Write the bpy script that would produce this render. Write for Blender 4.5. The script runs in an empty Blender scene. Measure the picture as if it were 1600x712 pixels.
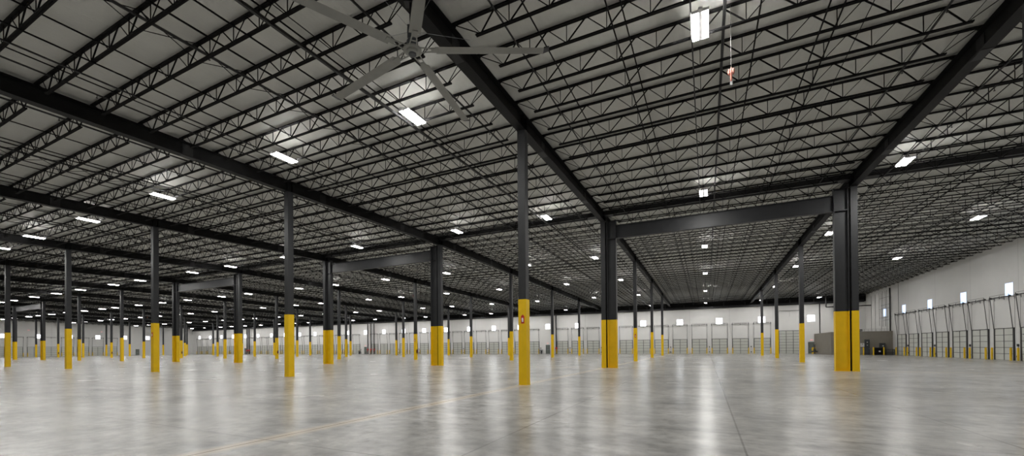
import bpy, math, random
from mathutils import Vector, Matrix
random.seed(7)
sc = bpy.context.scene
C = sc.collection

# ------------------------------------------------------------------ camera
F_PX, YAW, PITCH, ROLL, CY = 635.088, 0.44654, 0.0059, -0.0083, 539.258
EYE = Vector((0.0, 0.0, 1.597))
cam_d = bpy.data.cameras.new('camera'); cam = bpy.data.objects.new('camera', cam_d); C.objects.link(cam)
fw = Vector((-math.sin(YAW)*math.cos(PITCH), math.cos(YAW)*math.cos(PITCH), math.sin(PITCH)))
rt = Vector((math.cos(YAW), math.sin(YAW), 0)); up = rt.cross(fw)
r2 = rt*math.cos(ROLL) + up*math.sin(ROLL); u2 = -rt*math.sin(ROLL) + up*math.cos(ROLL)
M = Matrix((r2, u2, -fw)).transposed().to_4x4(); M.translation = EYE
cam.matrix_world = M
cam_d.sensor_width = 36.0; cam_d.lens = F_PX/1600*36.0
cam_d.shift_y = (CY-356.0)/1600.0
cam_d.clip_start = 0.05; cam_d.clip_end = 500
sc.camera = cam
# ------------------------------------------------------------------ world, exposure, lamp strengths
w = bpy.data.worlds.new('world'); sc.world = w; w.use_nodes = True
w.node_tree.nodes['Background'].inputs[0].default_value = (0.75, 0.85, 1.0, 1)
w.node_tree.nodes['Background'].inputs[1].default_value = 0.05
sc.view_settings.view_transform = 'Standard'; sc.view_settings.look = 'None'
sc.view_settings.exposure = 0.0; sc.view_settings.gamma = 1.0
sc.view_settings.use_curve_mapping = False
LAMP, WIN = 272.0, 7.0
try:
    sc.cycles.max_bounces = 6; sc.cycles.diffuse_bounces = 4; sc.cycles.glossy_bounces = 3
    sc.cycles.caustics_reflective = False; sc.cycles.caustics_refractive = False
    sc.cycles.use_light_tree = True; sc.cycles.sample_clamp_indirect = 3.0; sc.cycles.sample_clamp_direct = 25.0
    sc.cycles.use_denoising = True; sc.cycles.denoising_prefilter = 'FAST'
except Exception:
    pass

# ------------------------------------------------------------------ dimensions
BAY = 15.24
GX = lambda i: -7.104 + BAY*i
GY = lambda j: 16.058 + BAY*j
XR, XL, YF, YB = 26.42, -193.0, 95.3, -14.5
RIDGE = 31.298
def zt(Y):                      # height of the joists' top chords: two gentle slopes from the ridge
    return 11.97-.018*(RIDGE-Y) if Y < RIDGE else 11.97-.016*(Y-RIDGE)
ROWS = list(range(-11, 2))

# ------------------------------------------------------------------ materials
def mat(name, col, rough=.6, metal=0.0, spec=.5, noise=None, bump=None, emit=None):
    m = bpy.data.materials.new(name); m.use_nodes = True
    nt = m.node_tree; b = nt.nodes['Principled BSDF']
    b.inputs['Base Color'].default_value = (*col, 1); b.inputs['Roughness'].default_value = rough
    b.inputs['Metallic'].default_value = metal; b.inputs['Specular IOR Level'].default_value = spec
    if noise or bump:
        g = nt.nodes.new('ShaderNodeNewGeometry')
    if noise:                       # noise = (scale, amount)
        n = nt.nodes.new('ShaderNodeTexNoise'); n.inputs['Scale'].default_value = noise[0]; n.inputs['Detail'].default_value = 3
        nt.links.new(g.outputs['Position'], n.inputs['Vector'])
        mx = nt.nodes.new('ShaderNodeMix'); mx.data_type = 'RGBA'
        mx.inputs['A'].default_value = (*[c*(1-noise[1]) for c in col], 1)
        mx.inputs['B'].default_value = (*[min(1, c*(1+noise[1])) for c in col], 1)
        nt.links.new(n.outputs['Fac'], mx.inputs['Factor']); nt.links.new(mx.outputs['Result'], b.inputs['Base Color'])
    if emit:
        b.inputs['Emission Color'].default_value = (*emit[0], 1); b.inputs['Emission Strength'].default_value = emit[1]
    return m
GIRD = mat('girder_black_paint', (.0055, .0057, .006), .55, noise=(2, .2), spec=.22)
BLACK = mat('black_steel_paint', (.010, .010, .011), .45, noise=(6, .25), spec=.4)
JOIST = mat('joist_black_primer', (.004, .004, .004), .7, noise=(9, .3), spec=.15)
CHAR = mat('charcoal_steel_paint', (.022, .023, .025), .5, noise=(1.6, .2), spec=.35)
YEL = mat('safety_yellow', (.80, .51, .002), .5, noise=(2.5, .08), spec=.35)
YELF = mat('bollard_yellow', (.76, .50, .006), .5, noise=(4, .12))
WHITE = mat('white_housing', (.8, .8, .8), .4)
GALV = mat('galvanised_steel', (.32, .33, .33), .4, .6, noise=(12, .25))
FANM = mat('fan_grey_aluminium', (.27, .27, .25), .4, .35, noise=(3, .1))
DARKG = mat('dark_grey_enamel', (.045, .05, .055), .5, noise=(5, .2))
PIPE = mat('black_iron_pipe', (.006, .006, .006), .45, noise=(8, .2))
RED = mat('fire_red', (.55, .02, .02), .4, noise=(8, .1))
ORANGE = mat('faded_orange_plastic', (.30, .10, .065), .6, noise=(10, .25))
CORD = mat('pale_cord', (.10, .10, .095), .6, noise=(20, .1))
PANEL = mat('dock_door_panel', (.56, .57, .53), .55, noise=(1.2, .07))
DRAIL = mat('dock_rail_dark', (.05, .05, .05), .5, noise=(9, .2))
MDOOR = mat('man_door_green_grey', (.13, .15, .135), .5, noise=(3, .1))
PUMPW = mat('taupe_block_paint', (.24, .22, .185), .7, noise=(1.0, .1))
LENS = mat('glowing_lens', (.9, .9, .9), .4, emit=((1.0, .985, .95), LAMP))
LENS.cycles.emission_sampling = 'FRONT'
LENS2 = mat('lens_side', (.9, .9, .9), .4, emit=((1.0, .985, .95), 230.0))
PANE = mat('daylit_pane', (.8, .85, .9), .3, emit=((.92, .96, 1.0), WIN))
PANEB = mat('blue_daylit_pane', (.7, .8, .95), .3, emit=((.50, .66, 1.0), 1.5))
EXITM = mat('exit_red_glow', (.8, .1, .1), .4, emit=((1.0, .25, .28), 2.2))
SIGNW = mat('sign_white', (.75, .72, .70), .5)

def nodes_of(name):
    m = bpy.data.materials.new(name); m.use_nodes = True
    return m, m.node_tree, m.node_tree.nodes['Principled BSDF']
def math_n(nt, op, a, b=None, c=None):
    n = nt.nodes.new('ShaderNodeMath'); n.operation = op
    for k, v in enumerate((a, b, c)):
        if v is None: continue
        if isinstance(v, (int, float)): n.inputs[k].default_value = v
        else: nt.links.new(v, n.inputs[k])
    return n.outputs[0]
def mixc(nt, f, a, b, blend='MIX'):
    n = nt.nodes.new('ShaderNodeMix'); n.data_type = 'RGBA'; n.blend_type = blend
    for key, v in (('Factor', f), ('A', a), ('B', b)):
        s = n.inputs[key]
        if isinstance(v, (int, float)): s.default_value = v
        elif isinstance(v, tuple): s.default_value = (*v, 1)
        else: nt.links.new(v, s)
    return n.outputs['Result']
def noise_n(nt, vec, scale, detail=4, rough=.55, stretch=None):
    if stretch:
        mp = nt.nodes.new('ShaderNodeMapping'); mp.inputs['Scale'].default_value = stretch
        nt.links.new(vec, mp.inputs['Vector']); vec = mp.outputs[0]
    n = nt.nodes.new('ShaderNodeTexNoise'); n.inputs['Scale'].default_value = scale
    n.inputs['Detail'].default_value = detail; n.inputs['Roughness'].default_value = rough
    nt.links.new(vec, n.inputs['Vector']); return n.outputs['Fac']
def ramp(nt, f, a, b):
    n = nt.nodes.new('ShaderNodeMapRange'); n.inputs['From Min'].default_value = a; n.inputs['From Max'].default_value = b
    nt.links.new(f, n.inputs['Value']); return n.outputs[0]

def floor_mat():
    m, nt, b = nodes_of('sealed_concrete')
    g = nt.nodes.new('ShaderNodeNewGeometry'); P = g.outputs['Position']
    s = nt.nodes.new('ShaderNodeSeparateXYZ'); nt.links.new(P, s.inputs[0]); x, y = s.outputs[0], s.outputs[1]
    def linedist(c, off, per):      # distance to the nearest line of a family
        t = math_n(nt, 'DIVIDE', math_n(nt, 'SUBTRACT', c, off), per)
        r = math_n(nt, 'SUBTRACT', t, math_n(nt, 'ROUND', t))
        return math_n(nt, 'MULTIPLY', math_n(nt, 'ABSOLUTE', r), per)
    wob = math_n(nt, 'MULTIPLY', math_n(nt, 'SUBTRACT', noise_n(nt, P, 1.2, 2), .5), .03)
    saw = math_n(nt, 'MINIMUM', linedist(x, -7.104+3.81, 3.81), linedist(y, 16.058-7.62, 3.81))
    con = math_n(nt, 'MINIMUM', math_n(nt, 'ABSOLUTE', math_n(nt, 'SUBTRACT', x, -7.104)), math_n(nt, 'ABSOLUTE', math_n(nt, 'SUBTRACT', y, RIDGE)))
    big = noise_n(nt, P, .11, 5, .6); mid = noise_n(nt, P, .55, 7, .62); fine = noise_n(nt, P, 4, 5, .6)
    streak = noise_n(nt, P, 1.5, 6, .62, (.6, 1.4, 1))
    v = mixc(nt, ramp(nt, big, .34, .66), (.36, .352, .335), (.52, .508, .484))
    v = mixc(nt, math_n(nt, 'MULTIPLY', ramp(nt, mid, .40, .68), .85), v, (.19, .189, .185))
    v = mixc(nt, math_n(nt, 'MULTIPLY', ramp(nt, streak, .42, .72), .60), v, (.62, .61, .59))
    v = mixc(nt, math_n(nt, 'MULTIPLY', ramp(nt, fine, .42, .72), .60), v, (.20, .197, .19))
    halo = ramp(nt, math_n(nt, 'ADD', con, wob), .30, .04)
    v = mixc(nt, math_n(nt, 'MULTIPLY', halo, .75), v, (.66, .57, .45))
    v = mixc(nt, math_n(nt, 'MULTIPLY', ramp(nt, con, .026, .012), .85), v, (.17, .10, .06))
    v = mixc(nt, math_n(nt, 'MULTIPLY', ramp(nt, saw, .022, .009), .52), v, (.09, .085, .08))
    nt.links.new(v, b.inputs['Base Color'])
    r = math_n(nt, 'ADD', math_n(nt, 'MULTIPLY', ramp(nt, noise_n(nt, P, .35, 3, .5), .3, .7), .05), .225)
    nt.links.new(r, b.inputs['Roughness']); b.inputs['Specular IOR Level'].default_value = .29
    return m
def ceil_mat():
    m, nt, b = nodes_of('grey_insulation_facing')
    g = nt.nodes.new('ShaderNodeNewGeometry'); P = g.outputs['Position']
    n1 = noise_n(nt, P, .5, 4, .6); n2 = noise_n(nt, P, 2.6, 5, .65, (4.0, .4, 1))
    v = mixc(nt, n1, (.60, .60, .56), (.70, .70, .655)); v = mixc(nt, math_n(nt, 'MULTIPLY', n2, .3), v, (.44, .44, .41))
    nt.links.new(v, b.inputs['Base Color'])
    b.inputs['Roughness'].default_value = .46; b.inputs['Specular IOR Level'].default_value = 1.0
    bm = nt.nodes.new('ShaderNodeBump'); bm.inputs['Strength'].default_value = .6; bm.inputs['Distance'].default_value = .04
    nt.links.new(n2, bm.inputs['Height']); nt.links.new(bm.outputs[0], b.inputs['Normal'])
    return m
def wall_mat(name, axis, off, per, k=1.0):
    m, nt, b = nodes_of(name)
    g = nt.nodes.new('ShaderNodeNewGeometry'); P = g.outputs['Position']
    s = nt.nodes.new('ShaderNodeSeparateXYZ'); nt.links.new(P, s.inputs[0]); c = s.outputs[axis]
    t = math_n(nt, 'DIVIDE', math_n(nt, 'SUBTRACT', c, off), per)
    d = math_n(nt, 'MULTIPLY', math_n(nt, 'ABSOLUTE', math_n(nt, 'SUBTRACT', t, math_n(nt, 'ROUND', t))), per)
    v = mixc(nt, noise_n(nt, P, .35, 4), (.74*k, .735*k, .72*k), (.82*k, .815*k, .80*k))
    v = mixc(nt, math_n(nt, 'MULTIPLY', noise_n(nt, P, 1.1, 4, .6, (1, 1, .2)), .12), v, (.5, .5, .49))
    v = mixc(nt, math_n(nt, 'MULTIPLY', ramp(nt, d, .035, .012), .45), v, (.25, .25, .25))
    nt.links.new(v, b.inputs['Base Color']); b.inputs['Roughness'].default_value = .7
    return m
FLOOR = floor_mat(); CEIL = ceil_mat()
WALLY = wall_mat('white_tilt_up_far', 0, 4.34, 7.62); WALLX = wall_mat('white_tilt_up_side_dimmed', 1, 54.85, 7.7, .86)  # side walls: same paint, colour lowered to stand in for light falloff

# ------------------------------------------------------------------ mesh helpers
class MB:
    def __init__(s): s.v = []; s.f = []
    def box(s, x0, x1, y0, y1, z0, z1):
        n = len(s.v)
        s.v += [(x0,y0,z0),(x1,y0,z0),(x1,y1,z0),(x0,y1,z0),(x0,y0,z1),(x1,y0,z1),(x1,y1,z1),(x0,y1,z1)]
        s.f += [tuple(n+k for k in q) for q in ((0,3,2,1),(4,5,6,7),(0,1,5,4),(1,2,6,5),(2,3,7,6),(3,0,4,7))]
        return s
    def bar(s, a, b, r, r2_=None, seg=4, r1b=None):     # prism from a to b
        a = Vector(a); b = Vector(b); d = (b-a).normalized()
        u = d.cross(Vector((0,0,1)) if abs(d.z) < .9 else Vector((0,1,0))).normalized(); v = d.cross(u)
        n = len(s.v); rb = r if r1b is None else r1b; off = math.pi/4 if seg == 4 else 0
        for P, rr in ((a, r), (b, rb)):
            for k in range(seg):
                t = off+2*math.pi*k/seg
                s.v.append(tuple(P + u*(math.cos(t)*rr) + v*(math.sin(t)*(r2_ or rr))))
        for k in range(seg):
            k2 = (k+1) % seg; s.f.append((n+k, n+k2, n+seg+k2, n+seg+k))
        s.f.append(tuple(n+k for k in reversed(range(seg)))); s.f.append(tuple(n+seg+k for k in range(seg)))
        return s
    def path(s, pts, r, seg=8):
        for a, b in zip(pts, pts[1:]): s.bar(a, b, r, seg=seg)
        return s
    def lathe(s, prof, cx=0, cy=0, seg=16):
        n = len(s.v)
        for r, z in prof:
            for k in range(seg):
                t = 2*math.pi*k/seg; s.v.append((cx+r*math.cos(t), cy+r*math.sin(t), z))
        for i in range(len(prof)-1):
            for k in range(seg):
                k2 = (k+1) % seg; s.f.append((n+i*seg+k, n+i*seg+k2, n+(i+1)*seg+k2, n+(i+1)*seg+k))
        s.f.append(tuple(n+k for k in reversed(range(seg)))); e = n+(len(prof)-1)*seg
        s.f.append(tuple(e+k for k in range(seg)))
        return s
    def poly(s, pts, f): 
        n = len(s.v); s.v += pts; s.f += [tuple(n+k for k in q) for q in f]; return s
    def mesh(s, name, m):
        me = bpy.data.meshes.new(name); me.from_pydata(s.v, [], s.f); me.materials.append(m); me.update(); return me
def link(name, me, parent=None, loc=None, rz=0.0):
    o = bpy.data.objects.new(name, me); C.objects.link(o)
    if parent: o.parent = parent
    if loc is not None: o.location = loc
    if rz: o.rotation_euler.z = rz
    return o
def obj(name, mb, m, parent=None, loc=None, rz=0.0): return link(name, mb.mesh(name, m), parent, loc, rz)
def tag(o, label, cat, group=None, kind=None):
    o['label'] = label; o['category'] = cat
    if group: o['group'] = group
    if kind: o['kind'] = kind
    return o
def thing(name, loc, rz, label, cat, group=None, kind=None):
    o = bpy.data.objects.new(name, None); C.objects.link(o); o.location = loc; o.rotation_euler.z = rz
    o.empty_display_size = .2
    return tag(o, label, cat, group, kind)
def dup(root, loc, rz, label):
    r = root.copy(); C.objects.link(r); r.location = loc; r.rotation_euler = (0, 0, rz); r['label'] = label
    for ch in list(root.children):
        c = ch.copy(); C.objects.link(c); c.parent = r
        for g in list(ch.children):
            d = g.copy(); C.objects.link(d); d.parent = c
    return r
ORD = 'first second third fourth fifth sixth seventh eighth ninth tenth eleventh twelfth thirteenth fourteenth fifteenth sixteenth seventeenth eighteenth nineteenth'.split()
TENS = {20:'twentieth',30:'thirtieth',40:'fortieth',50:'fiftieth'}
def ordn(n):
    if n < 20: return ORD[n-1]
    if n in TENS: return TENS[n]
    return {2:'twenty',3:'thirty',4:'forty',5:'fifty'}[n//10] + '-' + ORD[n % 10 - 1]
def project(P):
    d = Vector(P)-EYE; z = d.dot(fw)
    if z < .1: return None
    return 800+F_PX*d.dot(r2)/z, CY-F_PX*d.dot(u2)/z

# ------------------------------------------------------------------ shell
tag(obj('floor', MB().box(XL-.3, XR+.3, YB-.3, YF+.3, -.3, 0), FLOOR), 'polished grey concrete slab floor with saw-cut joints', 'floor', kind='structure')
zc = lambda Y: zt(Y)+.05
cm = MB()
for ya, yb in ((YB-.3, RIDGE), (RIDGE, YF+.3)):
    cm.poly([(XL-.3,ya,zc(ya)),(XR+.3,ya,zc(ya)),(XR+.3,yb,zc(yb)),(XL-.3,yb,zc(yb)),
             (XL-.3,ya,zc(ya)+.2),(XR+.3,ya,zc(ya)+.2),(XR+.3,yb,zc(yb)+.2),(XL-.3,yb,zc(yb)+.2)],
            ((0,3,2,1),(4,5,6,7),(0,1,5,4),(1,2,6,5),(2,3,7,6),(3,0,4,7)))
tag(obj('ceiling', cm, CEIL), 'grey faced insulation under the low-sloped roof deck', 'ceiling', kind='structure')
def side_wall(name, x0, x1, label):
    mb = MB()
    for ya, yb in ((YB, RIDGE), (RIDGE, YF)):
        mb.poly([(x0,ya,0),(x1,ya,0),(x1,yb,0),(x0,yb,0),(x0,ya,zc(ya)+.01),(x1,ya,zc(ya)+.01),(x1,yb,zc(yb)+.01),(x0,yb,zc(yb)+.01)],
            ((0,3,2,1),(4,5,6,7),(0,1,5,4),(1,2,6,5),(2,3,7,6),(3,0,4,7)))
    tag(obj(name, mb, WALLX), label, 'wall', kind='structure')
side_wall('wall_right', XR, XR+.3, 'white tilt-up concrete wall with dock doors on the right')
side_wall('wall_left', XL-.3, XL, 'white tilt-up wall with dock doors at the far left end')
tag(obj('wall_far', MB().box(XL, XR, YF, YF+.3, 0, zc(YF)+.01), WALLY), 'long white far wall lined with dock doors', 'wall', kind='structure')
tag(obj('wall_back', MB().box(XL, XR, YB-.3, YB, 0, zc(YB)+.01), WALLY), 'plain white wall behind the viewer', 'wall', kind='structure')
# dark band, ledger beam and posts at the head of the far wall
tag(obj('trim_1', MB().box(XL+.01, XR-.01, YF-.06, YF, 9.62, zc(YF)-.02), JOIST), 'dark painted band along the head of the far wall', 'trim', kind='structure')
lb = thing('ledger_beam', (0, YF, 9.62), 0, 'long black ledger beam fixed along the top of the far white wall', 'beam')
obj('beam_web', MB().box(XL+.3, XR-.3, -.5, -.46, -.14, .2).box(XL+.3, XR-.3, -.62, -.34, .2, .23).box(XL+.3, XR-.3, -.62, -.34, -.16, -.14).box(XL+.3, XR-.3, -.34, -.06, .1, .16), BLACK, lb)
pm = MB()
x = XL+2
while x < XR-1:
    pm.box(x-.05, x+.05, -.53, -.43, .23, .95); x += 3.81
obj('stub_posts', pm, BLACK, lb)

# ------------------------------------------------------------------ columns
S = .172
def tube_col_meshes(j):
    h = zt(GY(j))-.10-.66
    a = MB().box(-S, S, -S, S, 3.67, h-.02).box(-.19, .19, -.19, .19, h-.02, h)
    if j != 1:
        b = MB().box(-S-.012, S+.012, -S-.012, S+.012, .012, 3.67)
    else:
        b = MB().box(-S-.006, S+.006, -S-.006, S+.006, .012, 3.67)
    base = MB().box(-.2, .2, -.2, .2, 0, .012)
    return (a.mesh('shaft', CHAR), b.mesh('yellow_wrap', YEL), base.mesh('base_plate', YEL), h)
rowname = {0:'nearest row', 1:'portal beam row', 2:'third nearest row', 3:'fourth nearest row', 4:'farthest row'}
for j in range(0, 5):
    cs = tube_col_meshes(j); vis = []
    for i in reversed(ROWS):
        p = project((GX(i), GY(j), 0))
        if p and -40 < p[0] < 1640: vis.append(i)
    proto = None
    for n, i in enumerate(vis):
        lab = f'slim charcoal column with yellow lower wrap, {ordn(n+1)} from right in the {rowname[j]}'
        if proto is None:
            proto = thing('steel_column', (GX(i), GY(j), 0), 0, lab, 'column', 'slim steel columns')
            link('shaft', cs[0], proto); w_ = link('yellow_wrap', cs[1], proto); w_['label'] = 'yellow lower wrap'; link('base_plate', cs[2], proto)
        else: dup(proto, (GX(i), GY(j), 0), 0, lab)
# wide-flange frame columns beside the slim ones, in the portal row
HW = zt(RIDGE)-.10-.66
def wf_profile(z0, z1):
    return MB().box(-.35, -.32, -.19, .19, z0, z1).box(.32, .35, -.19, .19, z0, z1).box(-.32, .32, -.012, .012, z0, z1)
wfu = wf_profile(3.67, HW).mesh('shaft', CHAR); wfl = wf_profile(.02, 3.67).mesh('yellow_paint', YEL)
wfs = MB().box(-.32, .32, -.18, .18, 9.82, 9.85).box(-.32, .32, -.18, .18, HW-.06, HW-.03).mesh('stiffener', BLACK)
wfb = MB().box(-.38, .38, -.21, .21, 0, .02).mesh('base_plate', YEL)
proto = None; n = 0
for i in reversed(ROWS):
    p = project((GX(i), GY(1), 0))
    if not p or p[0] < -10 or i in (-5, -6): continue
    n += 1
    sx = .635 if i % 2 == 0 else -.635
    loc = (GX(i)+sx, GY(1), 0)
    lab = f'broad H-shaped portal frame column with yellow lower part, {ordn(n)} from the right'
    if proto is None:
        proto = thing('wide_flange_column', loc, math.pi if i % 2 else 0, lab, 'column', 'wide portal frame columns')
        link('shaft', wfu, proto); fl_ = link('gap_dark_strip', MB().box(-.448, -.351, -.10, .10, 0, HW-.05).mesh('gap_dark_strip', JOIST), proto); link('yellow_paint', wfl, proto)['label'] = 'yellow painted lower part'; link('stiffener', wfs, proto); link('base_plate', wfb, proto)  # black strip added to darken the gap, standing in for unpainted tube side
    else: dup(proto, loc, 0 if i % 2 == 0 else math.pi, lab)
# portal beams between the frame columns
k = 0
for i in (0, -2, -4, -8):
    k += 1
    x0, x1 = GX(i)+.635+.35, GX(i+1)-.635-.35; L = x1-x0
    b = thing('portal_beam', ((x0+x1)/2, GY(1), 9.83), 0, f'deep charcoal steel beam spanning two broad portal columns, {ordn(k)} from the right', 'beam', 'portal frame beams')
    obj('web', MB().box(-L/2+.02, L/2-.02, -.01, .01, .03, .96), CHAR, b)
    obj('flange', MB().box(-L/2+.02, L/2-.02, -.16, .16, .96, .99), CHAR, b); obj('flange', MB().box(-L/2+.02, L/2-.02, -.16, .16, 0, .03), CHAR, b)
    obj('end_plate', MB().box(-L/2, -L/2+.02, -.17, .17, -.04, 1.03), BLACK, b); obj('end_plate', MB().box(L/2-.02, L/2, -.17, .17, -.04, 1.03), BLACK, b)

# ------------------------------------------------------------------ girders along every column line
def girder(i):
    web, bot = MB(), MB()
    pts = [(YB+.05, RIDGE), (RIDGE, YF-.65)]
    for ya, yb in pts:
        za, zb = zt(ya)-.10, zt(yb)-.10
        def slab(mb, hw, t0, t1):
            mb.poly([(-hw,ya,za-t1),(hw,ya,za-t1),(hw,yb,zb-t1),(-hw,yb,zb-t1),(-hw,ya,za-t0),(hw,ya,za-t0),(hw,yb,zb-t0),(-hw,yb,zb-t0)],
                    ((0,3,2,1),(4,5,6,7),(0,1,5,4),(1,2,6,5),(2,3,7,6),(3,0,4,7)))
        slab(web, .008, .02, .64); slab(bot, .19, 0, .02); slab(bot, .19, .64, .66)
    for j in range(-1, 5):
        for dy in (-.16, .16):
            z = zt(GY(j))-.10; web.box(-.15, .15, GY(j)+dy-.008, GY(j)+dy+.008, z-.65, z-.01)
    return web, bot
spm = MB().box(-.03, .03, -.22, .22, -.60, -.06).mesh('splice_plate', BLACK); spb = MB().box(-.15, .15, -.3, .3, -.676, -.66).mesh('bottom_splice_plate', BLACK)
for n, i in enumerate(reversed(ROWS)):
    g = thing('roof_girder', (GX(i), 0, 0), 0, f'long black steel girder resting on column tops, {ordn(n+1)} girder from the right wall', 'girder', 'roof girders')
    a, b = girder(i)
    obj('web', a, GIRD, g); obj('flanges', b, GIRD, g)
    y = GY(-1)+2.4
    while y < YF-2:
        z = zt(y)-.10; link('splice_plate', spm, g, (0, y, z)); link('bottom_splice_plate', spb, g, (0, y, z)); y += BAY/2
# cross beam under the ridge, over the portal row
rb = thing('ridge_beam', (0, RIDGE, 0), 0, 'black double beam running across the roof just above the portal beams', 'beam')
zr = zt(RIDGE)
obj('web', MB().box(XL+.3, XR-.3, -.2, -.18, zr-.3, zr+.02).box(XL+.3, XR-.3, .18, .2, zr-.3, zr+.02), BLACK, rb)
obj('flange', MB().box(XL+.3, XR-.3, -.3, .3, zr-.33, zr-.3), BLACK, rb)

# ------------------------------------------------------------------ open-web joists
JD = .63
def joist(mbs, x0, L, n_panel, first, oy=0, oz=0):
    top, bot, web = mbs
    top.box(x0+.03, x0+L-.03, oy-.055, oy-.006, oz-.05, oz).box(x0+.03, x0+L-.03, oy+.006, oy+.055, oz-.05, oz)
    top.box(x0+.03, x0+.22, oy-.05, oy+.05, oz-.10, oz-.05); top.box(x0+L-.22, x0+L-.03, oy-.05, oy+.05, oz-.10, oz-.05)
    n = n_panel; pw = 1.235 if abs(L-BAY) < .01 else (L-2*2.06)/(n-1)
    xb = [x0+1.12]+[x0+L/2-pw*(n-1)/2+pw*k for k in range(n)]+[x0+L-1.12]
    bot.box(xb[0]-.16, xb[-1]+.16, oy-.05, oy-.006, oz-JD-.025, oz-JD+.02).box(xb[0]-.16, xb[-1]+.16, oy+.006, oy+.05, oz-JD-.025, oz-JD+.02)
    xt = [x0+.16] + [(a+b)/2 for a, b in zip(xb, xb[1:])] + [x0+L-.16]
    zb_, zt_ = oz-JD, oz-.03; mid_ = x0+L/2
    for k, q in enumerate(xb):
        left = q < mid_
        web.bar((xt[k], oy, zt_), (q, oy, zb_), .015 if left else .024)
        web.bar((q, oy, zb_), (xt[k+1], oy, zt_), .024 if left else .015)
        if 0 < k < len(xb)-1: web.bar((q, oy, zb_), (q, oy, zt_), .016)
    web.bar((x0+.62, oy, zt_), (xb[0], oy, zb_), .013).bar((x0+L-.62, oy, zt_), (xb[-1], oy, zb_), .013)
BAYS = [(GX(i), BAY, 10, 1.27) for i in range(-11, 1)] + [(GX(1), XR-GX(1), 12, 1.35), (XL, GX(-11)-XL, 12, 1.35)]
BAYS.sort(key=lambda b: -b[0])
YJ = sorted([30.33-1.524*k for k in range(0, 29)] + [32.2+1.524*k for k in range(0, 41)])
cand = []
for bi, (x0, L, npn, fst) in enumerate(BAYS):
    for y in YJ:
        best = 0; seen = False
        for t in (0.02, .25, .5, .75, .98):
            for dz in (0, -.6):
                p = project((x0+L*t, y, zt(y)+dz))
                if p and -10 < p[0] < 1610 and -10 < p[1] < 722:
                    seen = True
                    d = (Vector((x0+L*t, y, 10))-EYE).length; best = max(best, 1/d)
        cand.append((best if seen else 0, bi, y))
big = sorted([c for c in cand if c[0] > 0], reverse=True)[:300]
bigset = {(c[1], c[2]) for c in big}
pm_ = {}
for key, L, npn, fst in (('std', BAY, 10, 1.27), ('end', XR-GX(1), 12, 1.35)):
    mbs = (MB(), MB(), MB()); joist(mbs, 0, L, npn, fst)
    pm_[key] = tuple(m.mesh(nm, JOIST) for m, nm in zip(mbs, ('top_chord', 'bottom_chord', 'web_rods')))
protos = {}
rest = (MB(), MB(), MB())
for _, bi, y in cand:
    x0, L, npn, fst = BAYS[bi]
    if (bi, y) in bigset:
        key = 'std' if abs(L-BAY) < .01 else 'end'
        bay = 'bay against the right wall' if bi == 0 else f'{ordn(bi+1)} bay from right wall'
        if y < RIDGE: lab = f'black truss joist, {ordn(int(round((30.33-y)/1.524))+1)} before the ridge beam, {bay}'
        else: lab = f'black truss joist, {ordn(int(round((y-32.2)/1.524))+1)} beyond the ridge beam, {bay}'
        loc = (x0, y, zt(y))
        if key not in protos:
            protos[key] = thing('roof_joist', loc, 0, lab, 'joist', 'open-web roof joists')
            for me, nm in zip(pm_[key], ('top_chord', 'bottom_chord', 'web_rods')): link(nm, me, protos[key])
        else: dup(protos[key], loc, 0, lab)
    else:
        joist(rest, x0, L, npn, fst, y, zt(y))
allr = MB()
for m_ in rest:
    n0 = len(allr.v); allr.v += m_.v; allr.f += [tuple(n0+q for q in f) for f in m_.f]
tag(obj('roof_joist_field', allr, JOIST), 'dense field of distant black open-web joists under the roof', 'joists', 'open-web roof joists', kind='stuff')

HEAD = MB().bar((0,0,0), (0,0,-.12), .012).bar((0,0,-.12), (0,0,-.135), .035, seg=6).mesh('sprinkler_head', PIPE)
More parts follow.
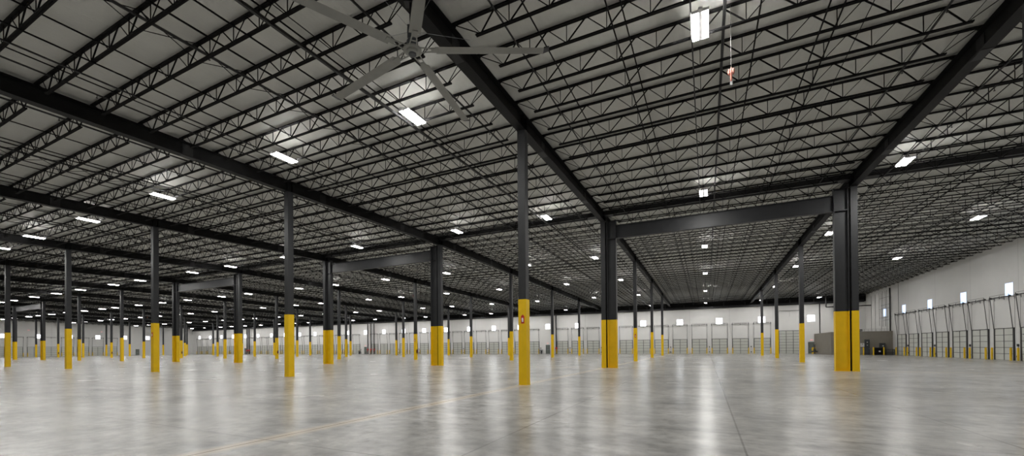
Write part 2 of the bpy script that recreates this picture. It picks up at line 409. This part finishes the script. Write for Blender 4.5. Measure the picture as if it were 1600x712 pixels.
# lines running the long way: joist bridging and sprinkler branch pipes
def sloped(mb, x, dz, r, y0=YB+.3, y1=YF-.7, seg=4):
    g = .31 if dz < .38 else 0
    mb.bar((x, y0, zt(y0)-dz), (x, RIDGE-g, zt(RIDGE-g)-dz), r, seg=seg); mb.bar((x, RIDGE+g, zt(RIDGE+g)-dz), (x, y1, zt(y1)-dz), r, seg=seg)
for bi, (x0, L, npn, fst) in enumerate(BAYS):
    bay = 'bay against the right wall' if bi == 0 else f'{ordn(bi+1)} bay from right wall'
    k_ = L/BAY
    for q, (tb, tt, r) in enumerate(((2.53, None, .022), (4.73, 4.96, .026), (8.6, None, .030), (10.25, 10.86, .026), (11.5, None, .014))):
        b = thing('joist_bridging', (x0+tb*k_, 0, 0), 0, f'thin black bridging angles between joists, {ordn(q+1)} from left, {bay}', 'bridging', 'joist bridging lines')
        lo, hi = MB(), MB(); sloped(lo, 0, JD+.055 if tt else .30, r); obj('lower_angle', lo, JOIST, b)
        if tt: sloped(hi, (tt-tb)*k_, .07, r); obj('upper_angle', hi, JOIST, b)
    if bi >= 2:
        cr = MB()
        ys = [y for y in YJ if 2 < y < 60]
        for a, c in zip(ys, ys[1:]):
            cr.bar((0, a, zt(a)-.06), (0, c, zt(c)-JD), .013); cr.bar((.03, a, zt(a)-JD), (.03, c, zt(c)-.06), .013)
        tag(obj('cross_bracing', cr, JOIST, loc=(x0+L*.5, 0, 0)), f'line of thin crossed rods between joists, {bay}', 'bracing', 'joist cross bracing lines')
    for q, (t, r) in enumerate(((1.7, .030), (7.67, .045), (13.55, .038))):
        s_ = thing('sprinkler_pipe', (x0+t*k_, 0, 0), 0, f'thin dark sprinkler pipe with small heads, {ordn(q+1)} from left, {bay}', 'pipe', 'sprinkler branch pipes')
        mb = MB(); sloped(mb, 0, .27, r, seg=6); obj('pipe', mb, PIPE, s_)
        y = 4.0+.7*(q % 2)
        while y < 62:
            if project((x0+t*k_, y, zt(y))) and -20 < project((x0+t*k_, y, zt(y)))[0] < 1620: link('sprinkler_head', HEAD, s_, (0, y, zt(y)-.27))
            y += 3.05

# ------------------------------------------------------------------ lights
LX = [18.5, 9.5, -.07, -10.57, -18.4, -29.5, -39.5, -49.2, -57.0, -69.7, -77.3, -88, -97, -106.3, -116.5, -122.5, -131.5, -141, -150, -158, -165, -175, -184]
LY = [-2.0, 13.0, 28.1, 42.6, 57.0, 73.0, 90.5]
ZL = lambda y: zt(y)-.75
for q, x in enumerate(LX):
    c = MB(); sloped(c, 0, .69, .030 if q != 3 else .062, y1=YF-3.0)
    tag(obj('light_conduit', c, PIPE, loc=(x-.24 if q != 3 else x-.5, 0, 0)), f'thin dark conduit carrying the {ordn(q+1)} line of lights from the right', 'conduit', 'lighting conduits')
proto = None
for n, x in enumerate(LX):
    for m_, y in enumerate(LY):
        p = project((x, y, ZL(y)))
        seen = p is not None and -30 < p[0] < 1630 and p[1] > -30
        if m_ == 0 and not -32 < x < 15: continue
        if m_ > 0 and not seen and x < -80: continue
        place = 'behind the viewer' if m_ == 0 else f'{ordn(m_)} nearest'
        lab = f'bright twin-lens high bay light, {place}, {ordn(n+1)} light line from right'
        loc = (x, y, ZL(y))
        if proto is None:
            proto = thing('high_bay_light', loc, 0, lab, 'light', 'ceiling high bay lights')
            obj('housing', MB().box(-.05, .05, -.56, .56, .0, .07).box(-.180, .180, -.56, .56, .035, .05).box(-.225, .225, -.59, -.56, -.01, .05).box(-.225, .225, .56, .59, -.01, .05), WHITE, proto)
            for s in (-1, 1):
                x_a, x_b = min(s*.05, s*.21), max(s*.05, s*.21)
                le = obj('lens', MB().box(x_a, x_b, -.56, .56, -.008, .034), LENS2, proto); le['label'] = 'glowing lens'
                lf = MB(); lf.v += [(x_a,-.56,-.009),(x_b,-.56,-.009),(x_b,.56,-.009),(x_a,.56,-.009)]; lf.f.append((0,3,2,1))
                obj('lens_face', lf, LENS, le)
            obj('end_box', MB().box(-.05, .05, -.69, -.59, -.02, .04), WHITE, proto)
            obj('hangers', MB().bar((0, -.45, .06), (0, -.45, .13), .008).bar((0, .45, .06), (0, .45, .13), .008).box(-.27, .02, -.47, -.43, .10, .125).box(-.27, .02, .43, .47, .10, .125), PIPE, proto)
        else: dup(proto, loc, 0, lab)

# ------------------------------------------------------------------ ceiling fan
def fan(loc, base_ang, label):
    f = thing('ceiling_fan', loc, base_ang, label, 'fan')
    hub = MB().lathe([(.05,-.10),(.13,-.10),(.16,-.07),(.16,-.03),(.24,-.02),(.24,.02),(.1,.03)], seg=20)
    obj('hub', hub, FANM, f)
    obj('hub_cap', MB().lathe([(.07,-.125),(.10,-.12),(.10,-.10)], seg=20), DARKG, f)
    obj('motor', MB().lathe([(.10,.03),(.15,.05),(.15,.22),(.12,.27)], seg=18).box(-.11, .11, -.1, .1, .27, .62), DARKG, f)
    top = zt(loc[1])-.76-loc[2]
    obj('drop_tube', MB().box(-.06, .06, -.06, .06, .6, top-.02).box(-.2, .2, -.12, .12, top-.03, top), BLACK, f)
    gw = MB()
    for s in range(4):
        t = math.pi/4+s*math.pi/2; gw.bar((.1*math.cos(t), .1*math.sin(t), .55), (2.0*math.cos(t), 2.0*math.sin(t), top+.1), .005)
    obj('guy_wires', gw, GALV, f)
    for kk in range(5):
        t = math.radians(72*kk); ca, sa = math.cos(t), math.sin(t)
        def R(x, y, z): return (x*ca-y*sa, x*sa+y*ca, z)
        br = MB()
        for q in (-1, 1): br.bar(R(.14, q*.10, 0), R(.56, q*.055, 0), .022, .012)
        br.bar(R(.14, -.12, 0), R(.14, .12, 0), .02, .012).bar(R(.36, -.07, 0), R(.36, .07, 0), .02, .012)
        pts = [R(.50,-.075,0), R(.72,-.075,0), R(.72,.075,0), R(.50,.075,0)]
        br.poly([(p_[0],p_[1],-.016) for p_ in pts]+[(p_[0],p_[1],.016) for p_ in pts], ((0,3,2,1),(4,5,6,7),(0,1,5,4),(1,2,6,5),(2,3,7,6),(3,0,4,7)))
        obj('blade_arm', br, FANM, f)
        bl = MB(); sec = [(-.15,-.026),(-.04,.014),(.07,.026),(.15,.0),(.07,-.008),(-.04,-.016)]
        vs = [R(.62, a, b+.01) for a, b in sec]+[R(3.5, a*.88, b+.01) for a, b in sec]
        bl.poly(vs, [tuple((q, (q+1) % 6, 6+(q+1) % 6, 6+q)) for q in range(6)]+[(5,4,3,2,1,0),(6,7,8,9,10,11)])
        b_ = obj('blade', bl, FANM, f)
        wg = MB(); vs = [R(3.5,-.14,-.03), R(3.64,-.10,.03), R(3.66,.10,.06), R(3.5,.14,.02)]
        wg.poly(vs+[(v_[0],v_[1],v_[2]+.03) for v_ in vs], ((0,3,2,1),(4,5,6,7),(0,1,5,4),(1,2,6,5),(2,3,7,6),(3,0,4,7)))
        obj('winglet', wg, BLACK, b_)
fan((-7.0, 8.62, 9.55), math.radians(26.5), 'large grey five-blade ceiling fan hanging below the nearest girder')

# orange pull bags on cords
for k, (x, y, z, lab) in enumerate([(.73, 13.53, 9.45, 'orange plastic handle hanging on a long cord near the nearest light'),
                      (-39.9, 48.96, 9.4, 'tiny orange handle on a cord beside a slim column, middle distance'),
                      (-118, 48.96, 9.3, 'tiny orange handle on a cord far away at left')]):
    t = thing('hanging_pull_cord', (x, y, z), 0, lab, 'pull cord', 'orange pull cords')
    top = zt(y)-.06-z
    obj('cord', MB().bar((0,0,.30), (0,0,top), .007, seg=6), CORD, t)
    obj('handle', MB().lathe([(.015,-.10),(.025,-.06),(.03,.08),(.045,.16),(.025,.28),(.01,.32)], seg=10).lathe([(.015,.10),(.035,.15),(.035,.23),(.015,.28)], .055, 0, 8).lathe([(.015,.10),(.035,.15),(.035,.23),(.015,.28)], -.055, 0, 8), ORANGE, t)
    obj('tag', MB().box(-.03, .03, -.008, .008, -.20, -.08), GALV, t)

# ------------------------------------------------------------------ dock doors
def door_proto(W, H, cols, rows, label, track=True):
    d = thing('door_1', (0,0,0), 0, label, 'dock door', 'white-walled dock doors', 'structure')
    h = W/2
    pn = MB()
    for r in range(rows):
        pn.box(-h+.02, h-.02, -.06, -.01, H*r/rows+.012, H*(r+1)/rows-.012)
    obj('door_panel', pn, PANEL, d)
    bars = MB()
    for r in range(1, rows): bars.box(-h+.02, h-.02, -.065, -.012, H*r/rows-.022, H*r/rows+.022)
    for c in range(1, cols):
        xx = -h+W*c/cols; bars.box(xx-.035, xx+.035, -.085, -.02, 0.0, H)
    obj('panel_stiles', bars, DRAIL, d)
    fr = MB().box(-h-.09, -h+.03, -.12, -.002, 0, H+.06).box(h-.03, h+.09, -.12, -.002, 0, H+.06).box(-h-.09, h+.09, -.1, -.002, H, H+.07)
    obj('door_frame', fr, DRAIL, d)
    if track:
        T = 6.17
        for s in (-1, 1):
            obj('lift_rail', MB().bar((s*(h+.03), -.12, H), (s*(h+.03), -.38, T), .032).bar((s*(h+.16), -.03, H), (s*(h+.16), -.03, T), .010), DRAIL, d)
        sh = MB().bar((-h-.12, -.30, T), (h+.12, -.30, T), .024, seg=6).bar((-h*.82, -.30, T), (-h*.12, -.30, T), .05, seg=8).bar((h*.12, -.30, T), (h*.82, -.30, T), .05, seg=8)
        sh.bar((-h-.05, -.3, T), (-h-.01, -.3, T), .10, seg=10).bar((h+.01, -.3, T), (h+.05, -.3, T), .10, seg=10)
        obj('torsion_shaft', sh, DRAIL, d)
        bk = MB()
        for xx in (-h-.08, 0, h+.08): bk.box(xx-.02, xx+.02, -.36, -.0, T-.10, T-.06).box(xx-.03, xx+.03, -.02, -.0, T-.28, T+.12).box(xx-.015, xx+.015, -.37, -.34, T-.2, T+.14)
        bk.box(-h-.06, h+.06, -.41, -.385, T+.20, T+.225).box(-h-.06, -h-.035, -.41, -.385, T-.05, T+.2).box(h+.035, h+.06, -.41, -.385, T-.05, T+.2)
        obj('bracket', bk, DRAIL, d)
    return d
ndoor = 0
regX = [k for k in range(-3, 51)]
far = []
for k in regX:
    x = -1.37-3.81*k
    if k in (9, 25, 41): continue
    if x < XL+2: continue
    far.append(x)
proto = None
bollards = []
def add_door(pr_, loc, rz, label):
    global ndoor
    ndoor += 1
    r = dup(pr_, loc, rz, label); r.name = f'door_{ndoor}'; return r
pd = door_proto(2.78, 3.06, 2, 5, 'tmp')
for n, x in enumerate(far):
    lab = f'grey sectional dock door in the far wall, {ordn(n+1)} small dock door from the right'
    if n == 0: pd.location = (x, YF, 0); pd['label'] = lab; ndoor = 1
    else: add_door(pd, (x, YF, 0), 0, lab)
    for s in (-1, 1): bollards.append((x+s*1.42, YF-.35, 1.2, f'yellow bollard on the {"right" if s > 0 else "left"} side of the {ordn(n+1)} far wall dock door'))
RY = [80.05-3.86*k for k in range(0, 11)]
for n, y in enumerate(RY):
    add_door(pd, (XR, y, 0), -math.pi/2, f'grey sectional dock door in the right wall, {ordn(n+1)} from the pump room')
    for s in (-1, 1): bollards.append((XR-.28, y+s*1.42, 1.27, f'yellow bollard on the {"far" if s > 0 else "near"} side of the {ordn(n+1)} right wall dock door'))
for n in range(8):
    y = 69.7-3.75*n
    add_door(pd, (XL, y, 0), math.pi/2, f'grey sectional dock door in the left wall, {ordn(n+1)} from the far corner')
    for s in (-1, 1): bollards.append((XL+.35, y+s*1.42, 1.2, f'yellow bollard {"beyond" if s > 0 else "before"} the {ordn(n+1)} left wall dock door'))
bd = door_proto(3.5, 4.45, 3, 8, 'tall wide grey drive-in door near the right end of the far wall', False)
bd.name = f'door_{ndoor+1}'; ndoor += 1; bd.location = (14.67, YF, 0); bd['group'] = 'drive-in door'
obj('overhead_track', MB().bar((-1.8,-.3,8.4), (1.8,-.3,8.4), .05).bar((-1.8,-.3,8.4), (-1.8,-.04,4.4), .02).bar((1.8,-.3,8.4), (1.8,-.04,4.4), .02).bar((0,-.3,8.4), (0,-.3,7.2), .012), DRAIL, bd)
# bollards
proto = None
for (x, y, h, lab) in bollards:
    if proto is None:
        proto = thing('bollard', (x, y, 0), 0, lab, 'bollard', 'yellow dock bollards')
        obj('post', MB().lathe([(.085,0),(.085,1.12),(.075,1.18),(.045,1.215),(.01,1.225)], seg=12), YELF, proto)
        obj('floor_plate', MB().lathe([(.12,0),(.12,.012)], seg=12), YELF, proto)
    else: dup(proto, (x, y, 0), 0, lab)
for (x, y, lab) in [(22.11, 81.0, 'yellow bollard before the white box on the taupe pump room'), (23.32, 81.0, 'yellow bollard left of the dark bin by the pump room'),
                    (24.56, 81.0, 'yellow bollard right of the dark bin by the pump room'), 
                    (17.85, 93.0, 'leftmost of three yellow bollards before the grey exit door'), (18.09, 93.25, 'middle of three yellow bollards before the grey exit door'), (18.30, 93.0, 'rightmost of three yellow bollards before the grey exit door')]:
    dup(proto, (x, y, 0), 0, lab)

proto = None
spots = [(.53-7.62*k, YF, 0, f'small dark dock control box on the far wall, {ordn(k+2)} from the right') for k in range(-1, 25) if .53-7.62*k > XL+1 and k not in (12,)]
spots += [(XR, 78.12-7.72*k, -math.pi/2, f'small dark dock control box on the right wall, {ordn(k+1)} from the pump room') for k in range(4)]
for (x, y, rz, lab) in spots:
    if proto is None:
        proto = thing('dock_control_box', (x, y, 0), rz, lab, 'control box', 'dock control boxes')
        obj('upper_box', MB().box(-.08, .08, -.10, -.001, 1.32, 1.56), DARKG, proto); obj('lower_box', MB().box(-.10, .10, -.12, -.001, .28, .46), DARKG, proto)
        obj('conduit', MB().bar((0, -.02, .46), (0, -.02, 1.32), .012, seg=6), GALV, proto)
    else: dup(proto, (x, y, 0), rz, lab)

# personnel doors with exit signs
def man_door(loc, rz, label):
    global ndoor
    ndoor += 1
    d = thing('door_%d' % ndoor, loc, rz, label, 'door', None, 'structure')
    obj('door_leaf', MB().box(-.47, .47, -.05, -.01, .01, 2.15), MDOOR, d)
    obj('door_frame', MB().box(-.54, -.47, -.07, -.002, 0, 2.22).box(.47, .54, -.07, -.002, 0, 2.22).box(-.54, .54, -.07, -.002, 2.15, 2.22), DARKG, d)
    obj('panic_bar', MB().box(-.4, .4, -.11, -.06, .98, 1.05), GALV, d)
    return d
def text_mesh(body, size, m, parent, loc, rot):
    cu = bpy.data.curves.new('lettering', 'FONT'); cu.body = body; cu.size = size; cu.align_x = 'CENTER'; cu.align_y = 'CENTER'; cu.extrude = .002
    t = bpy.data.objects.new('tmp_text', cu); C.objects.link(t)
    bpy.context.view_layer.update()
    me = bpy.data.meshes.new_from_object(t.evaluated_get(bpy.context.evaluated_depsgraph_get())); me.materials.clear(); me.materials.append(m)
    bpy.data.objects.remove(t)
    o = link('lettering', me, parent, loc); o.rotation_euler = rot; return o
def exit_sign(loc, rz, label):
    e = thing('exit_sign', loc, rz, label, 'exit sign', 'red exit signs')
    obj('sign_box', MB().box(-.2, .2, -.07, 0, -.12, .12), SIGNW, e)
    text_mesh('EXIT', .2, EXITM, e, (0, -.074, 0), (math.pi/2, 0, 0))['label'] = 'red lit letters EXIT'
for n, (x, nm) in enumerate([(18.19, 'near the right corner'), (-35.7, 'behind the nearest column'), (-96.6, 'beside the three risers'), (-157.6, 'far to the left')]):
    man_door((x, YF, 0), 0, f'dark grey exit door in the far wall {nm}')
    exit_sign((x, YF-.002, 2.62), 0, f'small red EXIT sign above the exit door {nm}')
for n, y in enumerate((49.8, 67.0)):
    exit_sign((XL+.002, y, 8.4), math.pi/2, f'red EXIT sign high on the left wall, {"nearer" if n == 0 else "farther"} one')
man_door((XL, 77.0, 0), math.pi/2, 'dark grey exit door in the left wall past the dock doors')
# wall mounted windows
nwin = 0
def window(loc, rz, m, label, wd=1.24, proto_={}):
    global nwin
    nwin += 1
    key = m.name
    if key not in proto_:
        f = thing('window_%d' % nwin, loc, rz, label, 'window', 'square clerestory windows', 'structure'); proto_[key] = f
        obj('window_pane', MB().box(-.60, .60, -.02, -.003, -.60, .60), m, f)
        obj('window_frame', MB().box(-.63, -.59, -.04, -.002, -.63, .63).box(.59, .63, -.04, -.002, -.63, .63).box(-.59, .59, -.04, -.002, .59, .63).box(-.59, .59, -.04, -.002, -.63, -.59), WHITE, f)
    else:
        f = dup(proto_[key], loc, rz, label); f.name = 'window_%d' % nwin
    return f
for k in range(0, 28):
    x = 17.65+.5*(k == 0)-7.62*k
    if x < XL+1: break
    window((x, YF, 6.79), 0, PANE, f'bright square clerestory window high in the far wall, {ordn(k+1)} from the right')
for k in range(0, 6):
    window((XR, 87.0-7.72*k if k else 86.5, 6.85), -math.pi/2, PANEB, f'bluish square window high in the right wall, {ordn(k+1)} from the far corner')
for k, y in enumerate((80.1, 73.3, 66.0, 59.0, 51.8, 44.5)):
    window((XL, y, 6.5), math.pi/2, PANE, f'bright square window high in the left wall, {ordn(k+1)} from the far corner')

# ------------------------------------------------------------------ pump room in the right corner
PX, PY, PZ = 18.6, 83.5, 3.70
pr_ = thing('pump_room', (PX, PY, 0), 0, 'low taupe painted block room built into the right far corner', 'pump room')
obj('room_walls', MB().box(0, XR-PX-.001, 0, YF-PY-.07, 0, PZ), PUMPW, pr_)
obj('roof_edge', MB().box(-.03, XR-PX-.001, -.03, .12, PZ, PZ+.06).box(-.03, .12, .12, YF-PY-.07, PZ, PZ+.06), PUMPW, pr_)
rl = MB()
for k in range(8): rl.bar((3.9+k*.5, .3, PZ), (3.9+k*.5, .3, PZ+.42), .018, seg=6)
rl.bar((3.9, .3, PZ+.42), (7.4, .3, PZ+.42), .018, seg=6).bar((3.9, .3, PZ+.2), (7.4, .3, PZ+.2), .014, seg=6)
tag(obj('guard_rail', rl, GALV, loc=(PX, PY, 0)), 'low metal guard rail standing on the roof of the pump room', 'rail')
def wall_box(name, x0, x1, z0, z1, y, dep, m, label, cat, extra=None):
    t = thing(name, ((x0+x1)/2, y, 0), 0, label, cat); h = (x1-x0)/2
    obj('body', MB().box(-h, h, -dep, 0, z0, z1), m, t)
    if extra: extra(t, h, dep, z0, z1)
    return t
def ex_locker(t, h, dep, z0, z1):
    obj('door_leaf', MB().box(-h+.03, h-.03, -dep-.02, -dep, z0+.04, z1-.04), DARKG, t)
    obj('notice', MB().box(-.07, .07, -dep-.03, -dep-.02, z1-.5, z1-.36).box(-.08, .08, -dep-.03, -dep-.02, z1-.95, z1-.85), SIGNW, t)
    obj('handle', MB().box(h-.09, h-.06, -dep-.05, -dep-.02, z0+.9, z0+1.05), GALV, t)
wall_box('tall_panel_cabinet', 22.9, 23.5, 0.02, 2.44, PY, .25, DARKG, 'tall narrow dark cabinet against the pump room front', 'cabinet', ex_locker)
wall_box('electrical_cabinet', 24.75, 25.35, .02, 1.85, PY, .5, DARKG, 'shorter dark cabinet behind the low dark bin', 'cabinet', ex_locker)
wall_box('white_control_box', 22.4, 22.85, 1.28, 1.86, PY, .18, SIGNW, 'white control box mounted on the pump room front', 'box',
         lambda t, h, d, a, b: obj('gauge', MB().box(-.05, .05, -d-.02, -d, b-.2, b-.1), DARKG, t))
def bin_extra(t, h, dep, z0, z1):
    obj('lid', MB().box(-h-.03, h+.03, -dep-.03, .03, z1, z1+.06), BLACK, t)
    obj('paper_label', MB().box(-.13, .1, -dep-.01, -dep, z0+.45, z0+.65), SIGNW, t)
wall_box('dark_bin', 23.75, 24.9, .02, 1.08, PY-.75, .9, JOIST, 'low dark bin with a white label between two yellow bollards', 'bin', bin_extra)
wall_box('black_wall_sign', 22.1, 22.75, 3.8, 4.12, PY+.3, .04, BLACK, 'black sign with a white line on the pump room roof edge', 'sign',
         lambda t, h, d, a, b: (obj('white_strip', MB().box(-h+.06, h-.06, -d-.01, -d, a+.13, a+.19), SIGNW, t), obj('sign_post', MB().box(-.03, .03, -.03, 0, 3.7, 3.8), BLACK, t)))
pl = thing('steel_rack', (25.75, PY-.9, 0), 0, 'low dark metal rack in the right corner before the pump room', 'rack')
obj('frame', MB().box(-.5,.5,-.3,.3,.82,.88).box(-.5,.5,-.3,.3,.35,.4), DARKG, pl)
for sx, sy in ((-1,-1),(1,-1),(-1,1),(1,1)): obj('leg', MB().box(sx*.47-.03, sx*.47+.03, sy*.27-.03, sy*.27+.03, 0, .82), DARKG, pl)
vs = thing('valve_assembly', (18.05, 94.3, 0), 0, 'dark pipe valve assembly left of the pump room', 'valve')
vs.location = (19.0-.75-.25, 92.0, 0)
obj('body', MB().lathe([(.2,0),(.2,.1),(.1,.12),(.1,.55),(.2,.6),(.2,.8)], seg=12).bar((-.5,0,.45),(.45,0,.45),.14,seg=10).lathe([(.16,.8),(.05,1.3),(.16,1.35),(.16,1.5)], seg=10), DARKG, vs)
obj('hand_wheel', MB().lathe([(.2,1.62),(.22,1.66),(.2,1.7)], seg=14).bar((0,0,1.4),(0,0,1.66),.02,seg=6), PIPE, vs)

# ------------------------------------------------------------------ risers, pipes, conduits
def riser(x, y, zb, zt_, r, label, valve=True, name='fire_riser_pipe'):
    t = thing(name, (x, y, 0), 0, label, 'pipe', 'wall pipes')
    obj('pipe', MB().bar((0,0,zb), (0,0,zt_), r, seg=10), PIPE, t)
    obj('pipe_clamps', MB().box(-r-.04, r+.04, -.02, YF-y-.002 if y > 90 else .1, 2.9, 2.95).box(-r-.04, r+.04, -.02, YF-y-.002 if y > 90 else .1, 6.4, 6.45), GALV, t)
    if valve:
        v = obj('valve', MB().lathe([(r+.08,1.2),(r+.16,1.3),(r+.16,1.5),(r+.08,1.6)], seg=12).bar((0,0,.8),(0,-.35,.8),.09,seg=10), RED, t); v['label'] = 'red valve'
        obj('base_flange', MB().lathe([(r+.12,0),(r+.12,.06),(r+.01,.07)], seg=12), PIPE, t)
for n, x in enumerate((-96.0+1.2, -93.9+.4, -92.3+.1)):
    riser(x-.6, YF-.3, 0, 9.44, .13, f'{("leftmost","middle","rightmost")[n]} of the three black risers with red valves at the far wall')
for n, x in enumerate((-34.45, -33.4)):
    riser(x, YF-.3, 0, 9.44, .13, f'{("left","right")[n]} one of two black risers behind a slim column at the far wall')
for n, x in enumerate((-157.2+1.9, -157.2+3.1)):
    riser(x-.6, YF-.42, 0, 9.44, .2, f'{("left","right")[n]} one of two thick black risers far left on the far wall')
cp = thing('corner_pipe', (19.45, YF-.35, 0), 0, 'black vertical pipe rising above the left end of the pump room', 'pipe')
obj('pipe', MB().bar((0,0,0), (0,0,9.6), .09, seg=10), PIPE, cp)
ep = thing('elbow_pipe', (19.9, 92.5, 0), 0, 'black horizontal pipe with elbow high above the pump room', 'pipe')
obj('pipe', MB().bar((0,0,zt(92.5)-.02), (0,0,8.6), .10, seg=10).bar((0,0,8.6), (6.5,0,8.6), .10, seg=10), PIPE, ep)
dp = thing('drop_pipe', (XR-.17, 83.9, 0), 0, 'dark vertical pipe on the right wall down to the pump room roof', 'pipe')
obj('pipe', MB().bar((0,0,PZ+.05), (0,0,10.6), .10, seg=10), PIPE, dp)
obj('pipe_clamp', MB().box(-.12, .165, -.03, .03, 6, 6.05).box(-.12, .165, -.03, .03, 9, 9.05), GALV, dp)
for n, (y, z0, z1) in enumerate([(81.2, 3.2, 10.9), (85.6, PZ+.06, 10.4), (86.2, 4.6, 10.3), (87.3, 4.6, 10.4), (87.9, PZ+.06, 10.2), (88.8, 4.8, 10.3), (90.6, PZ+.06, 10.3), (92.5, PZ+.06, 10.2), (53.6-.0, 6.4, 8.2)]):
    tag(obj('conduit', MB().bar((0,0,z0), (0,0,z1), .022, seg=6), DRAIL, loc=(XR-.03, y, 0)), f'thin vertical conduit on the right wall, {ordn(n+1)} of the group by the corner' if n < 8 else 'thin vertical conduit above the nearest right wall doors', 'conduit', 'wall conduits')
for n, (y0, y1, z) in enumerate([(84.6, 88.4, 9.3), (84.3, 88.0, 8.1), (84.6, 88.8, 7.5), (85.0, 88.6, 6.05), (84.5, 86.9, 5.6)]):
    tag(obj('cross_conduit', MB().bar((0,y0,0), (0,y1,0), .024, seg=6), DRAIL, loc=(XR-.075, 0, z)), f'thin horizontal conduit near the corner window on the right wall, {ordn(n+1)} from the top', 'conduit', 'wall conduits')
# small grey floor-standing fountains beside exit doors
for n, x in enumerate((-37.3, -98.9)):
    t = thing('drinking_fountain', (x, YF-.45, 0), 0, f'small grey wall fountain left of the exit door {("behind the nearest column","beside the three risers")[n]}', 'fountain', 'grey fountains')
    obj('basin', MB().lathe([(.2,.75),(.38,.85),(.40,1.02),(.36,1.05)], seg=14), GALV, t)
    obj('pedestal', MB().lathe([(.22,0),(.2,.1),(.16,.2),(.18,.75)], seg=12).box(-.1,.1,.05,.44,.5,.9), DARKG, t)

# ------------------------------------------------------------------ extinguishers and their signs on columns
def ext_sign(i, j, label):
    t = thing('extinguisher_sign', (GX(i)+.02, GY(j)-S-.013, 2.82), 0, label, 'sign', 'red fire extinguisher signs')
    obj('plate', MB().box(-.075, .075, -.006, 0, -.19, .13), RED, t)
    obj('pictogram', MB().lathe([(.028,-.13),(.034,-.12),(.034,.0),(.015,.04)], 0, 0, 10).box(-.03,.03,-.01,.01,.045,.06).box(-.045,-.03,-.008,.008,-.06,.05), SIGNW, t).location = (0, -.006, 0)
    obj('sign_point', MB().poly([(-.06,-.006,.13),(.06,-.006,.13),(0,-.006,.2),(-.06,0,.13),(.06,0,.13),(0,0,.2)], ((0,1,2),(5,4,3),(0,3,4,1),(1,4,5,2),(2,5,3,0))), RED, t)
ext_sign(0, 0, 'red fire extinguisher sign on the nearest central column')
ext_sign(-2, 0, 'red fire extinguisher sign on the fourth column of the nearest row')
ext_sign(0, 2, 'red fire extinguisher sign on the column behind the broad portal column')
ext_sign(-2, 2, 'red fire extinguisher sign above an extinguisher, middle distance')
nm = {-2:'just left of a broad portal column pair', -4:'left of the second nearest slim column', -6:'behind the third broad portal column', -8:'left of the fourth nearest column', -10:'farthest left one'}
proto = None
for i in (-2, -4, -6, -8, -10):
    loc = (GX(i)+S+.11, GY(2), .95); lab = f'dark fire extinguisher hung on a slim column, {nm[i]}'
    if proto is None:
        proto = thing('fire_extinguisher', loc, 0, lab, 'fire extinguisher', 'column fire extinguishers')
        obj('cylinder', MB().lathe([(.085,0),(.09,.03),(.09,.36),(.06,.44),(.02,.46)], seg=14), mat('dark_red_cylinder', (.12,.015,.012), .4), proto)
        obj('hose', MB().path([(0,0,.47),(.08,-.03,.5),(.12,-.05,.35),(.11,-.05,.1)], .015, 6), BLACK, proto)
        obj('valve_handle', MB().box(-.03,.1,-.015,.015,.46,.49).box(-.03,.09,-.015,.015,.52,.54), BLACK, proto)
        obj('hook', MB().box(-.115,-.02,-.02,.02,.44,.47), BLACK, proto)
    else: dup(proto, loc, 0, lab)
